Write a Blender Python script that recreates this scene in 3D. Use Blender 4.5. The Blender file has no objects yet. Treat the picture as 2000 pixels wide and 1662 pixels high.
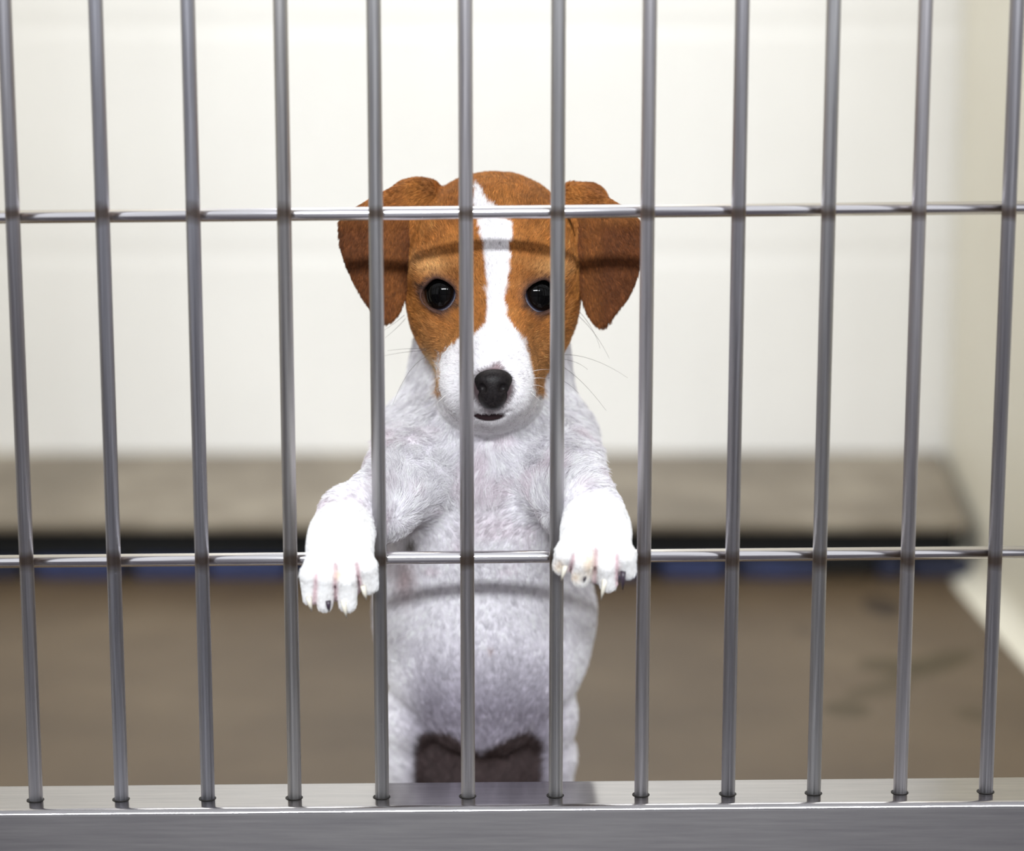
import bpy, bmesh, math, random
import numpy as np
from mathutils import Vector, Matrix

# ------------------------------------------------------------------ camera
TH = math.radians(9.5)          # pitch down
FPX = 4000.0                    # focal length in pixels of the 2000 px wide frame
CAM = (0.0, -0.862, 0.4102)
RAIL_Z = 0.100                  # top of the bottom rail at x = -0.09
SC = bpy.context.scene
COL = SC.collection

cam_d = bpy.data.cameras.new('camera')
cam = bpy.data.objects.new('camera', cam_d); COL.objects.link(cam)
cam.location = CAM
cam.rotation_euler = (math.pi/2 - TH, 0, 0)
cam_d.sensor_fit = 'HORIZONTAL'; cam_d.sensor_width = 36.0
cam_d.lens = FPX * 36.0 / 2000.0
cam_d.clip_start = 0.01; cam_d.clip_end = 50
cam_d.dof.use_dof = True
cam_d.dof.focus_distance = 0.905
cam_d.dof.aperture_fstop = 3.7
SC.camera = cam

# ------------------------------------------------------------------ view, world, lamps
SC.view_settings.view_transform = 'Standard'
SC.view_settings.look = 'None'
SC.view_settings.gamma = 1
SC.view_settings.use_curve_mapping = False
SC.view_settings.exposure = 0.27
SC.render.film_transparent = False

world = bpy.data.worlds.new('world'); SC.world = world
world.use_nodes = True
wb = world.node_tree.nodes['Background']
wb.inputs['Color'].default_value = (0.93, 0.95, 1.0, 1)
wb.inputs['Strength'].default_value = 0.66

def tube_lamp(name, x, y, z, length, width, power, color, target):
    l = bpy.data.lights.new(name, 'AREA')
    l.shape = 'RECTANGLE'; l.size = length; l.size_y = width
    l.energy = power; l.color = color
    o = bpy.data.objects.new(name, l); COL.objects.link(o)
    o.location = (x, y, z)
    d = Vector(target) - Vector((x, y, z))
    o.rotation_euler = d.to_track_quat('-Z', 'Y').to_euler()
    return o
tube_lamp('ceiling_tube', -0.62, -3.60, 2.00, 1.15, 0.20, 78, (0.93, 0.97, 1.0), (-0.62, 0.0, 0.3))
tube_lamp('ceiling_tube', 0.60, -3.60, 2.00, 1.15, 0.20, 78, (0.93, 0.97, 1.0), (0.60, 0.0, 0.3))
# unseen fill light added above the pen
tube_lamp('pen_fill_light', 0.0, 0.62, 1.75, 1.0, 0.35, 6, (1.0, 0.98, 0.94), (0.0, 0.80, 0.0))

# ------------------------------------------------------------------ helpers
cT, sT = math.cos(TH), math.sin(TH)
def P(px, py, Y):
    """world point seen at pixel (px,py) at depth Y behind the gate"""
    u = (px - 1000.0) / FPX; v = (py - 831.0) / FPX
    t = (Y - CAM[1]) / (cT - v * sT)
    return np.array([CAM[0] + u*t, Y, CAM[2] + t*(-sT - v*cT)])
def proj(p):
    """arrays of world points -> pixels"""
    dx = p[:, 0]-CAM[0]; dy = p[:, 1]-CAM[1]; dz = p[:, 2]-CAM[2]
    depth = dy*cT - dz*sT; up = dy*sT + dz*cT
    return 1000 + FPX*dx/depth, 831 - FPX*up/depth

def tag(o, label=None, cat=None, group=None, kind=None):
    if label: o['label'] = label
    if cat: o['category'] = cat
    if group: o['group'] = group
    if kind: o['kind'] = kind
    return o
def link(name, me, mat=None, parent=None, smooth=False):
    o = bpy.data.objects.new(name, me); COL.objects.link(o)
    if mat: me.materials.append(mat)
    if parent: o.parent = parent
    if smooth:
        me.polygons.foreach_set('use_smooth', [True]*len(me.polygons))
    return o
def bm_obj(name, bm, mat=None, parent=None, smooth=False):
    me = bpy.data.meshes.new(name); bm.to_mesh(me); bm.free()
    return link(name, me, mat, parent, smooth)
def empty(name, loc):
    o = bpy.data.objects.new(name, None); COL.objects.link(o); o.location = loc; return o

def add_box(bm, x0, x1, y0, y1, z0, z1, bevel=0.0, seg=2):
    r = bmesh.ops.create_cube(bm, size=1.0)
    vs = r['verts']
    for v in vs:
        v.co = Vector(((x0+x1)/2 + v.co.x*(x1-x0), (y0+y1)/2 + v.co.y*(y1-y0), (z0+z1)/2 + v.co.z*(z1-z0)))
    if bevel > 0:
        es = list({e for v in vs for e in v.link_edges})
        bmesh.ops.bevel(bm, geom=es, offset=bevel, segments=seg, affect='EDGES', profile=0.5)
def add_rod(bm, a, b, r, n=24, r2=None):
    a = Vector(a); b = Vector(b); d = b-a
    m = Matrix.Translation((a+b)/2) @ d.to_track_quat('Z', 'Y').to_matrix().to_4x4()
    bmesh.ops.create_cone(bm, cap_ends=True, segments=n, radius1=r, radius2=r if r2 is None else r2, depth=d.length, matrix=m)

# ------------------------------------------------------------------ materials
def new_mat(name):
    m = bpy.data.materials.new(name); m.use_nodes = True
    nt = m.node_tree; b = nt.nodes['Principled BSDF']
    return m, nt, b
def node(nt, typ, **kw):
    n = nt.nodes.new(typ)
    for k, v in kw.items(): setattr(n, k, v)
    return n
def noise(nt, scale, detail=3, vec_scale=None, rough=0.5):
    tc = node(nt, 'ShaderNodeTexCoord')
    mp = node(nt, 'ShaderNodeMapping')
    nt.links.new(tc.outputs['Object'], mp.inputs['Vector'])
    if vec_scale: mp.inputs['Scale'].default_value = vec_scale
    n = node(nt, 'ShaderNodeTexNoise')
    n.inputs['Scale'].default_value = scale; n.inputs['Detail'].default_value = detail
    n.inputs['Roughness'].default_value = rough
    nt.links.new(mp.outputs['Vector'], n.inputs['Vector'])
    return n
def ramp(nt, src, stops):
    r = node(nt, 'ShaderNodeValToRGB')
    e = r.color_ramp.elements
    while len(e) < len(stops): e.new(0.5)
    for i, (p, c) in enumerate(stops):
        e[i].position = p; e[i].color = (*c, 1)
    nt.links.new(src, r.inputs['Fac'])
    return r
def bump(nt, b, src, strength, dist):
    bp = node(nt, 'ShaderNodeBump'); bp.inputs['Strength'].default_value = strength
    bp.inputs['Distance'].default_value = dist
    nt.links.new(src, bp.inputs['Height']); nt.links.new(bp.outputs['Normal'], b.inputs['Normal'])
def mathn(nt, op, a, b=None, clamp=False):
    n = node(nt, 'ShaderNodeMath', operation=op); n.use_clamp = clamp
    for i, v in enumerate((a, b)):
        if v is None: continue
        if isinstance(v, (int, float)): n.inputs[i].default_value = v
        else: nt.links.new(v, n.inputs[i])
    return n.outputs[0]

# painted block wall
def wall_material(name, c0, c1):
    m, nt, b = new_mat(name)
    n = noise(nt, 6, 4); r = ramp(nt, n.outputs['Fac'], [(0.3, c0), (0.7, c1)])
    nt.links.new(r.outputs['Color'], b.inputs['Base Color'])
    b.inputs['Roughness'].default_value = 0.45
    n2 = noise(nt, 90, 4); bump(nt, b, n2.outputs['Fac'], 0.25, 0.002)
    return m
M_wall = wall_material('painted_block', (0.84, 0.83, 0.81), (0.88, 0.87, 0.85))
M_wall_r = wall_material('painted_block_cream', (0.80, 0.765, 0.65), (0.85, 0.82, 0.71))

# brushed steel
def steel(name, col0, col1, rough, vec, anis=0.0, rust=None):
    m, nt, b = new_mat(name)
    n = noise(nt, 1.0, 5, vec, 0.65)
    r = ramp(nt, n.outputs['Fac'], [(0.3, col0), (0.72, col1)])
    col = r.outputs['Color']
    if rust is not None:
        for zc, hw in rust:
            tc = node(nt, 'ShaderNodeTexCoord'); sp = node(nt, 'ShaderNodeSeparateXYZ')
            nt.links.new(tc.outputs['Object'], sp.inputs[0])
            nz = noise(nt, 160, 3)
            d = mathn(nt, 'ABSOLUTE', mathn(nt, 'SUBTRACT', sp.outputs['Z'], zc))
            d = mathn(nt, 'DIVIDE', d, hw)
            k = mathn(nt, 'SUBTRACT', mathn(nt, 'ADD', 0.75, nz.outputs['Fac']), d, True)
            k = mathn(nt, 'MULTIPLY', k, 0.75)
            mx = node(nt, 'ShaderNodeMix', data_type='RGBA')
            nt.links.new(k, mx.inputs[0]); nt.links.new(col, mx.inputs[6])
            mx.inputs[7].default_value = (0.16, 0.10, 0.055, 1)
            col = mx.outputs[2]
    nt.links.new(col, b.inputs['Base Color'])
    b.inputs['Metallic'].default_value = 1.0
    rr = ramp(nt, n.outputs['Fac'], [(0.3, (rough*0.8,)*3), (0.7, (rough*1.25,)*3)])
    nt.links.new(rr.outputs['Color'], b.inputs['Roughness'])
    bump(nt, b, n.outputs['Fac'], 0.04 if 'rod' in name else 0.10, 0.0003)
    return m
M_rod_h = steel('polished_steel_rod', (0.80, 0.78, 0.80), (0.92, 0.90, 0.92), 0.16, (15, 700, 700))
M_rail = steel('brushed_steel_rail', (0.405, 0.39, 0.40), (0.53, 0.515, 0.51), 0.12, (22, 420, 520))
m, nt, b = new_mat('dark_hole'); b.inputs['Base Color'].default_value = (0.02, 0.017, 0.015, 1); b.inputs['Roughness'].default_value = 0.7
M_hole = m

# concrete floor with stains
m, nt, b = new_mat('sealed_concrete')
n = noise(nt, 5.5, 5, (1, 1, 1), 0.55)
r = ramp(nt, n.outputs['Fac'], [(0.25, (0.075, 0.048, 0.026)), (0.55, (0.118, 0.081, 0.046)), (0.8, (0.17, 0.124, 0.075))])
col = r.outputs['Color']
tc = node(nt, 'ShaderNodeTexCoord'); sp = node(nt, 'ShaderNodeSeparateXYZ'); nt.links.new(tc.outputs['Object'], sp.inputs[0])
wn = noise(nt, 28, 3)
def floor_xy(px, py):
    u = (px-1000)/FPX; v = (py-831)/FPX
    t = CAM[2] / (sT + v*cT)
    return u*t, CAM[1] + t*(cT - v*sT)
# (px, py, long radius, short radius, angle, strength)
def stain(px, py, ra, rb, ang, strength, color):
    global col
    cx, cy = floor_xy(px, py)
    ca, sa = math.cos(ang), math.sin(ang)
    dx = mathn(nt, 'SUBTRACT', sp.outputs['X'], cx); dy = mathn(nt, 'SUBTRACT', sp.outputs['Y'], cy)
    a = mathn(nt, 'DIVIDE', mathn(nt, 'ADD', mathn(nt, 'MULTIPLY', dx, ca), mathn(nt, 'MULTIPLY', dy, sa)), ra)
    c = mathn(nt, 'DIVIDE', mathn(nt, 'SUBTRACT', mathn(nt, 'MULTIPLY', dy, ca), mathn(nt, 'MULTIPLY', dx, sa)), rb)
    d = mathn(nt, 'SQRT', mathn(nt, 'ADD', mathn(nt, 'MULTIPLY', a, a), mathn(nt, 'MULTIPLY', c, c)))
    k = mathn(nt, 'SUBTRACT', mathn(nt, 'ADD', 0.75, wn.outputs['Fac']), d, True)
    k = mathn(nt, 'MULTIPLY', mathn(nt, 'MULTIPLY', k, 2.6, True), strength)
    mx = node(nt, 'ShaderNodeMix', data_type='RGBA')
    nt.links.new(k, mx.inputs[0]); nt.links.new(col, mx.inputs[6]); mx.inputs[7].default_value = (*color, 1)
    col = mx.outputs[2]
OC = (0.045, 0.028, 0.002)
stain(1725, 1185, 0.014, 0.030, 0, 0.9, (0.03, 0.018, 0.01))
stain(1572, 1232, 0.008, 0.016, 0, 0.5, (0.05, 0.03, 0.015))
stain(1650, 1385, 0.014, 0.016, 0, 0.75, OC)
stain(1720, 1345, 0.035, 0.012, 0.75, 0.6, OC)
stain(1735, 1300, 0.022, 0.018, 0.2, 0.75, OC)
stain(1815, 1300, 0.045, 0.016, 0.8, 0.85, OC)
stain(1905, 1395, 0.012, 0.016, 0, 0.5, OC)
nt.links.new(col, b.inputs['Base Color'])
b.inputs['Roughness'].default_value = 0.5
M_floor = m

m, nt, b = new_mat('mottled_bench_board')
n = noise(nt, 9, 4, (1, 0.8, 1), 0.55)
r = ramp(nt, n.outputs['Fac'], [(0.3, (0.14, 0.112, 0.078)), (0.52, (0.205, 0.168, 0.122)), (0.68, (0.33, 0.285, 0.22))])
nt.links.new(r.outputs['Color'], b.inputs['Base Color']); b.inputs['Roughness'].default_value = 0.5
M_bench = m
m, nt, b = new_mat('navy_plastic'); n = noise(nt, 14, 2, (1, 1, 1))
r = ramp(nt, n.outputs['Fac'], [(0.4, (0.012, 0.016, 0.045)), (0.6, (0.03, 0.045, 0.14))])
nt.links.new(r.outputs['Color'], b.inputs['Base Color']); b.inputs['Roughness'].default_value = 0.5
M_navy = m
m, nt, b = new_mat('gap_shade_black'); b.inputs['Base Color'].default_value = (0.006, 0.006, 0.006, 1); b.inputs['Roughness'].default_value = 0.9
M_black = m
m, nt, b = new_mat('aisle_wall_paint'); n = noise(nt, 3, 3)
r = ramp(nt, n.outputs['Fac'], [(0.3, (0.42, 0.41, 0.44)), (0.7, (0.50, 0.49, 0.51))])
nt.links.new(r.outputs['Color'], b.inputs['Base Color']); b.inputs['Roughness'].default_value = 0.7
M_aisle = m
m, nt, b = new_mat('aisle_floor'); n = noise(nt, 3, 3)
r = ramp(nt, n.outputs['Fac'], [(0.3, (0.028, 0.022, 0.030)), (0.7, (0.040, 0.031, 0.040))])
nt.links.new(r.outputs['Color'], b.inputs['Base Color']); b.inputs['Roughness'].default_value = 0.6
M_aisle_floor = m

# ------------------------------------------------------------------ the pen
YB = 1.138                                         # back wall
def wall_x(Y): return 0.387 + max(0.0, Y - 0.78)*0.125     # right wall flares outward towards the back
def wall_xl(Y): return -0.47 - (Y - 0.0)*0.11
H = 1.25
bm = bmesh.new()
# floor of the pen (a slab) and the aisle floor
add_box(bm, -0.9, 0.9, -0.03, 1.3, -0.05, 0.0)
tag(bm_obj('floor', bm, M_floor), kind='structure')
bm = bmesh.new(); add_box(bm, -3.0, 3.0, -4.0, -0.0305, -0.05, -0.001)
tag(bm_obj('floor', bm, M_aisle_floor), kind='structure')
bm = bmesh.new(); add_box(bm, -3.0, 3.0, -4.1, -4.0, -0.05, 2.2)
tag(bm_obj('wall_front', bm, M_aisle), kind='structure')

# back wall of painted blocks with recessed horizontal joints
zj = P(1000, 51, YB)[2]; zj2 = P(1000, 497, YB)[2]
course = zj - zj2
bm = bmesh.new()
zs = [0.0]
k = zj2 - math.floor(zj2/course)*course
joints = []
while k < H: joints.append(k); k += course
prof = [(0.0, 0.0)]
for j in joints:
    if j < 0.02: continue
    prof += [(0, j-0.010), (0.0008, j-0.003), (0.0008, j+0.003), (0, j+0.010)]
prof.append((0.0, H))
def ext_wall(pts_a, pts_b):
    va = [bm.verts.new(p) for p in pts_a]; vb = [bm.verts.new(p) for p in pts_b]
    for i in range(len(va)-1): bm.faces.new((va[i], vb[i], vb[i+1], va[i+1]))
    return va, vb
xl, xr = wall_xl(YB)-0.01, wall_x(YB)+0.01
ext_wall([(xl, YB+d, z) for d, z in prof], [(xr, YB+d, z) for d, z in prof])
o = bm_obj('wall_back', bm, M_wall); tag(o, kind='structure')
sm = o.modifiers.new('thick', 'SOLIDIFY'); sm.thickness = 0.08; sm.offset = -1
# right wall with a coved foot
bm = bmesh.new()
R = 0.022
cove = [(-R*(1-math.sin(a)), R*(1-math.cos(a))) for a in [math.pi/2*i/8 for i in range(9)]]
profr = [(dx, z) for dx, z in cove] + [(0, j) for j in (0.3, 0.6, 0.9, H)]
NS = 36
rows = []
for i in range(NS+1):
    Y = -0.02 + (YB+0.005+0.02)*i/NS
    rows.append([bm.verts.new((wall_x(Y)+dx, Y, z)) for dx, z in profr])
for i in range(NS):
    for j in range(len(profr)-1):
        bm.faces.new((rows[i][j], rows[i][j+1], rows[i+1][j+1], rows[i+1][j]))
o = bm_obj('wall_right', bm, M_wall_r, smooth=True); tag(o, kind='structure')
o.modifiers.new('edge', 'EDGE_SPLIT')
sm = o.modifiers.new('thick', 'SOLIDIFY'); sm.thickness = 0.06; sm.offset = -1
bm = bmesh.new()
v = [bm.verts.new(p) for p in ((wall_xl(-0.02), -0.02, 0), (wall_xl(YB), YB, 0), (wall_xl(YB), YB, H), (wall_xl(-0.02), -0.02, H))]
bm.faces.new(v)
o = bm_obj('wall_left', bm, M_wall_r); tag(o, kind='structure')
sm = o.modifiers.new('thick', 'SOLIDIFY'); sm.thickness = 0.06; sm.offset = -1

# ------------------------------------------------------------------ low bench at the back wall
bench = empty('sleeping_bench', (0, 0.807, 0))
tag(bench, 'low mottled grey brown sleeping bench along the back wall above a dark gap', 'bench')
def local(o, parent):            # keep world coordinates of a mesh made in world space
    o.parent = parent; o.matrix_parent_inverse = Matrix.Translation(-Vector(parent.location)); return o
YF = 0.800
xf, xb = P(1896, 1033, YF)[0], P(1840, 893, YB)[0]
zt = P(1000, 1024, YF)[2]
bm = bmesh.new()
lo = [bm.verts.new(p) for p in ((-0.555, YF, zt-0.006), (xf, YF, zt-0.006), (xb, YB-0.002, zt-0.006), (-0.585, YB-0.002, zt-0.006))]
hi = [bm.verts.new((q.co.x, q.co.y, zt)) for q in lo]
bm.faces.new(lo[::-1]); bm.faces.new(hi)
for i in range(4): bm.faces.new((lo[i], lo[(i+1) % 4], hi[(i+1) % 4], hi[i]))
bmesh.ops.bevel(bm, geom=list(bm.edges), offset=0.002, segments=2, affect='EDGES')
local(bm_obj('bench_top', bm, M_bench), bench)
bm = bmesh.new(); add_box(bm, -0.545, xf-0.004, YF+0.03, YB-0.01, 0.0, zt-0.0062)  # black fill painted as the shade of the gap under the bench
local(bm_obj('bench_gap_fill', bm, M_black), bench)
segs = [(-60, 36), (66, 232), (262, 392), (408, 560), (590, 760), (800, 905), (930, 1100), (1120, 1262), (1290, 1415), (1446, 1600), (1716, 1762), (1785, 1898)]
for i, (a, c) in enumerate(segs):
    bm = bmesh.new(); add_box(bm, P(a, 1120, YF+0.012)[0], P(c, 1120, YF+0.012)[0], YF+0.012, YF+0.0299, 0.0, 0.0155, 0.002)
    local(bm_obj('kick_strip', bm, M_navy), bench)

# ------------------------------------------------------------------ gate
TILT = 0.0092                     # rails and cross rods of the gate slope up to the right
X0 = P(574, 1557, 0)[0]
def tz(z, x): return z + TILT*(x - X0)
gate = empty('kennel_gate', (0, 0, 0.04))
tag(gate, 'stainless steel kennel gate of upright round bars above a wide bottom rail', 'gate')
def gl(o, parent=gate):
    o.parent = parent
    w = Vector(gate.location)
    o.matrix_parent_inverse = Matrix.Translation(-w)
    return o
bar_px = [41.1, 213.6, 387.7, 562.4, 738.5, 911.6, 1087.9, 1260.4, 1435.1, 1607.6, 1781.3, 1953.9]
bars = [P(p, 831, 0)[0] for p in bar_px]
bars = [bars[0]-0.038*k for k in (6, 5, 4, 3, 2, 1)] + bars + [bars[-1]+0.038*k for k in (1, 2, 3, 4)]
zu = P(1000, 414.5, 0.006)[2]; zl = P(1000, 1087, 0.006)[2]
xl_g, xr_g = -0.463, 0.379
rng = random.Random(4)
TOP = 0.98
mats = []
for v_ in range(5):
    g = 0.55 + 0.03*v_
    tint = [(1.0, 0.98, 1.03), (0.98, 0.98, 1.06), (1.0, 0.99, 1.0), (1.02, 1.0, 0.99), (1.0, 0.97, 1.0)][v_]
    mats.append(steel('brushed_steel_bar', tuple(g*0.82*t for t in tint), tuple(g*1.12*t for t in tint), 0.50,
                      (900, 900, 9), rust=[(zu, 0.0045), (zl, 0.0045)] if v_ in (1, 3) else [(zu, 0.003), (zl, 0.004)]))
order = [2, 0, 1, 2, 3, 4, 0, 1, 1, 3, 2, 4, 2, 4, 0, 2, 4, 0, 1, 2]
for i, x in enumerate(bars):
    bm = bmesh.new()
    add_rod(bm, (x, 0, tz(RAIL_Z, x)-0.004), (x, 0, TOP), 0.00305, 32)
    for f in bm.faces: f.smooth = len(f.verts) == 4
    bar = gl(bm_obj('upright_bar', bm, mats[order[i % len(order)]]))
    # the punched hole in the rail round the bar
    bm = bmesh.new()
    ro, ri, h = 0.00385, 0.0030, tz(RAIL_Z, x)+0.00012
    a = [bm.verts.new((x+ro*math.cos(t)-0.0002, ro*math.sin(t)-0.0003, h)) for t in [2*math.pi*k/32 for k in range(32)]]
    c = [bm.verts.new((x+ri*math.cos(t), ri*math.sin(t), h)) for t in [2*math.pi*k/32 for k in range(32)]]
    for k in range(32): bm.faces.new((a[k], a[(k+1) % 32], c[(k+1) % 32], c[k]))
    hole = bm_obj('bar_hole', bm, M_hole); hole.parent = bar
for z in (zu, zl):
    bm = bmesh.new()
    add_rod(bm, (xl_g, 0.0055, z + TILT*xl_g), (xr_g, 0.0055, z + TILT*xr_g), 0.0028, 32)
    for f in bm.faces: f.smooth = len(f.verts) == 4
    gl(bm_obj('cross_rod', bm, M_rod_h))
# bottom rail (bevelled hollow section) and the frame out of view
bm = bmesh.new()
add_box(bm, xl_g, xr_g, -0.0138, 0.0203, 0.045, RAIL_Z, 0.0030, 5)
for v in bm.verts: v.co.z = tz(v.co.z, v.co.x)
o = gl(bm_obj('bottom_rail', bm, M_rail, smooth=True))
wn_ = o.modifiers.new('wn', 'WEIGHTED_NORMAL')
bm = bmesh.new(); add_box(bm, xl_g, xr_g, -0.0138, 0.0203, TOP, TOP+0.03, 0.003, 3)
gl(bm_obj('top_rail', bm, M_rail))
for xa, xb_ in ((xl_g-0.006, xl_g+0.012), (xr_g-0.010, xr_g+0.004)):
    bm = bmesh.new(); add_box(bm, xa, xb_, -0.0150, 0.0215, 0.0, TOP+0.031, 0.002, 2)
    gl(bm_obj('side_stile', bm, M_rail))

# ------------------------------------------------------------------ puppy: distance field and surface nets
class Field:
    def __init__(s, lo, hi, h):
        s.lo = np.array(lo, float); s.h = h
        s.n = np.ceil((np.array(hi)-s.lo)/h).astype(int)+1
        s.D = np.full(s.n, 1.0, np.float32)
        s.ax = [s.lo[i]+h*np.arange(s.n[i]) for i in range(3)]
    def box(s, lo, hi, m):
        a = np.maximum(((np.array(lo)-m-s.lo)/s.h).astype(int), 0)
        b = np.minimum(((np.array(hi)+m-s.lo)/s.h).astype(int)+2, s.n)
        sl = tuple(slice(a[i], max(b[i], a[i]+1)) for i in range(3))
        X, Y, Z = np.meshgrid(*(s.ax[i][sl[i]].astype(np.float32) for i in range(3)), indexing='ij', sparse=True)
        return sl, X, Y, Z
    def add(s, lo, hi, f, k=0.006, m=0.012):
        sl, X, Y, Z = s.box(lo, hi, m)
        d = f(X, Y, Z); D = s.D[sl]
        if k > 0:
            hh = np.clip(k-np.abs(D-d), 0, None)/k
            s.D[sl] = np.minimum(D, d) - hh*hh*k*0.25
        else: s.D[sl] = np.minimum(D, d)
    def sub(s, lo, hi, f, k=0.001, m=0.004):
        sl, X, Y, Z = s.box(lo, hi, m)
        d = -f(X, Y, Z); D = s.D[sl]
        hh = np.clip(k-np.abs(D-d), 0, None)/k
        s.D[sl] = np.maximum(D, d) + hh*hh*k*0.25
    def at(s, p):
        q = (p-s.lo)/s.h; i = np.clip(np.floor(q).astype(int), 0, s.n-2); f = q-i
        r = 0
        for dx in (0, 1):
            for dy in (0, 1):
                for dz in (0, 1):
                    w = (f[..., 0] if dx else 1-f[..., 0])*(f[..., 1] if dy else 1-f[..., 1])*(f[..., 2] if dz else 1-f[..., 2])
                    r = r + w*s.D[i[..., 0]+dx, i[..., 1]+dy, i[..., 2]+dz]
        return r
    def surf(s, px, py, y0=-0.03, y1=0.2):
        ys = np.linspace(y0, y1, 1200)
        pts = np.array([P(px, py, y) for y in ys])
        d = s.at(pts)
        k = np.argmax(d < 0)
        return pts[k]
    def mesh(s):
        D = s.D; n = s.n
        S = D < 0
        # cells with a sign change
        c = [S[a:n[0]-1+a, b:n[1]-1+b, e:n[2]-1+e] for a in (0, 1) for b in (0, 1) for e in (0, 1)]
        cnt = np.zeros(c[0].shape, np.uint8)
        for q in c: cnt += q
        act = (cnt > 0) & (cnt < 8)
        idx = np.full(act.shape, -1, np.int64)
        I = np.argwhere(act); idx[act] = np.arange(len(I))
        acc = np.zeros((len(I), 3)); num = np.zeros(len(I))
        cor = [(a, b, e) for a in (0, 1) for b in (0, 1) for e in (0, 1)]
        val = {q: D[I[:, 0]+q[0], I[:, 1]+q[1], I[:, 2]+q[2]].astype(float) for q in cor}
        for q in cor:
            for ax in range(3):
                if q[ax] == 0:
                    r = list(q); r[ax] = 1; r = tuple(r)
                    a, b = val[q], val[r]; m_ = (a < 0) != (b < 0)
                    t = np.where(m_, a/np.where(a == b, 1, a-b), 0)
                    p = np.array(q, float)[None, :].repeat(len(I), 0); p[:, ax] = t
                    acc[m_] += p[m_]; num[m_] += 1
        V = s.lo + s.h*(I + acc/num[:, None])
        F = []
        for ax in range(3):
            a1, a2 = (ax+1) % 3, (ax+2) % 3
            sl0 = [slice(None)]*3; sl1 = [slice(None)]*3
            sl0[ax] = slice(0, n[ax]-1); sl1[ax] = slice(1, n[ax])
            A, B = S[tuple(sl0)], S[tuple(sl1)]
            E = np.argwhere(A != B)
            E = E[(E[:, a1] > 0) & (E[:, a2] > 0) & (E[:, a1] < n[a1]-1) & (E[:, a2] < n[a2]-1)]
            def cell(o1, o2):
                q = E.copy(); q[:, a1] += o1; q[:, a2] += o2; return idx[q[:, 0], q[:, 1], q[:, 2]]
            quad = np.stack([cell(-1, -1), cell(0, -1), cell(0, 0), cell(-1, 0)], 1)
            flip = ~A[E[:, 0], E[:, 1], E[:, 2]]
            quad[flip] = quad[flip][:, ::-1]
            F.append(quad)
        F = np.concatenate(F); F = F[(F >= 0).all(1)]
        return V, F

def rotm(rx=0, ry=0, rz=0):
    return np.array(Matrix.Rotation(rz, 3, 'Z') @ Matrix.Rotation(ry, 3, 'Y') @ Matrix.Rotation(rx, 3, 'X'))
def ell(F, c, r, k=0.008, rot=(0, 0, 0), op='add'):
    c = np.array(c, np.float32); Rm = rotm(*rot).T.astype(np.float32); r = np.array(r, np.float32); mx = float(max(r))
    def f(X, Y, Z):
        x, y, z = X-c[0], Y-c[1], Z-c[2]
        a = (Rm[0, 0]*x+Rm[0, 1]*y+Rm[0, 2]*z)/r[0]
        b_ = (Rm[1, 0]*x+Rm[1, 1]*y+Rm[1, 2]*z)/r[1]
        e = (Rm[2, 0]*x+Rm[2, 1]*y+Rm[2, 2]*z)/r[2]
        k0 = np.sqrt(a*a+b_*b_+e*e)
        k1 = np.sqrt((a/r[0])**2+(b_/r[1])**2+(e/r[2])**2)+1e-9
        return k0*(k0-1)/k1
    if op == 'add': F.add(c-mx, c+mx, f, k, k+0.008)
    else: F.sub(c-mx, c+mx, f, k)
def cap(F, a, b_, ra, rb, k=0.006, op='add'):
    a = np.array(a, np.float32); b_ = np.array(b_, np.float32); d = b_-a; L = float(d@d)
    def f(X, Y, Z):
        t = np.clip(((X-a[0])*d[0]+(Y-a[1])*d[1]+(Z-a[2])*d[2])/L, 0, 1)
        q = np.sqrt((X-a[0]-t*d[0])**2+(Y-a[1]-t*d[1])**2+(Z-a[2]-t*d[2])**2)
        return q-(ra+(rb-ra)*t)
    mr = max(ra, rb)
    lo, hi = np.minimum(a, b_)-mr, np.maximum(a, b_)+mr
    if op == 'add': F.add(lo, hi, f, k, k+0.008)
    else: F.sub(lo, hi, f, k)
def chain(F, pts, k=0.006):
    for (a, ra), (b_, rb) in zip(pts, pts[1:]): cap(F, a, b_, ra, rb, k)

VOX = 0.0009
LO, HI = (-0.112, -0.034, -0.004), (0.078, 0.205, 0.395)
HEAD = Field(LO, HI, VOX)
# skull, brow, cheeks
ell(HEAD, P(964, 496, 0.090), (0.0395, 0.048, 0.0375))
ell(HEAD, P(966, 540, 0.074), (0.036, 0.034, 0.030), 0.012)
ell(HEAD, P(962, 600, 0.082), (0.0386, 0.040, 0.0270), 0.010)
ell(HEAD, P(902, 650, 0.076), (0.0175, 0.028, 0.020), 0.010)
ell(HEAD, P(1026, 650, 0.076), (0.0175, 0.028, 0.020), 0.010)
for ex in (868, 1052): ell(HEAD, P(ex, 528, 0.056), (0.014, 0.009, 0.0075), 0.008)
# nose bridge and muzzle
cap(HEAD, P(966, 560, 0.062), P(958, 700, 0.036), 0.0155, 0.0155, 0.010)
ell(HEAD, P(951, 716, 0.040), (0.0185, 0.026, 0.0155), 0.008)
ell(HEAD, P(908, 748, 0.038), (0.0120, 0.0225, 0.0150), 0.008)
ell(HEAD, P(998, 750, 0.038), (0.0115, 0.0225, 0.0150), 0.008)
ell(HEAD, P(955, 744, 0.026), (0.0120, 0.0120, 0.0120), 0.006)
# lower jaw
ell(HEAD, P(954, 792, 0.044), (0.0145, 0.0200, 0.0095), 0.005)
ell(HEAD, P(956, 770, 0.065), (0.024, 0.028, 0.018), 0.010)
# mouth slit
mp = [P(x, y, HEAD.surf(x, y)[1]+0.0002) for x, y in ((915, 803), (935, 811), (956, 814), (977, 810), (996, 802))]
for a, b_ in zip(mp, mp[1:]): cap(HEAD, a, b_, 0.0008, 0.0008, 0.0012, 'sub')
cap(HEAD, P(957, 795, 0.0135), P(957, 808, 0.018), 0.0008, 0.0008, 0.0012, 'sub')

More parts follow.
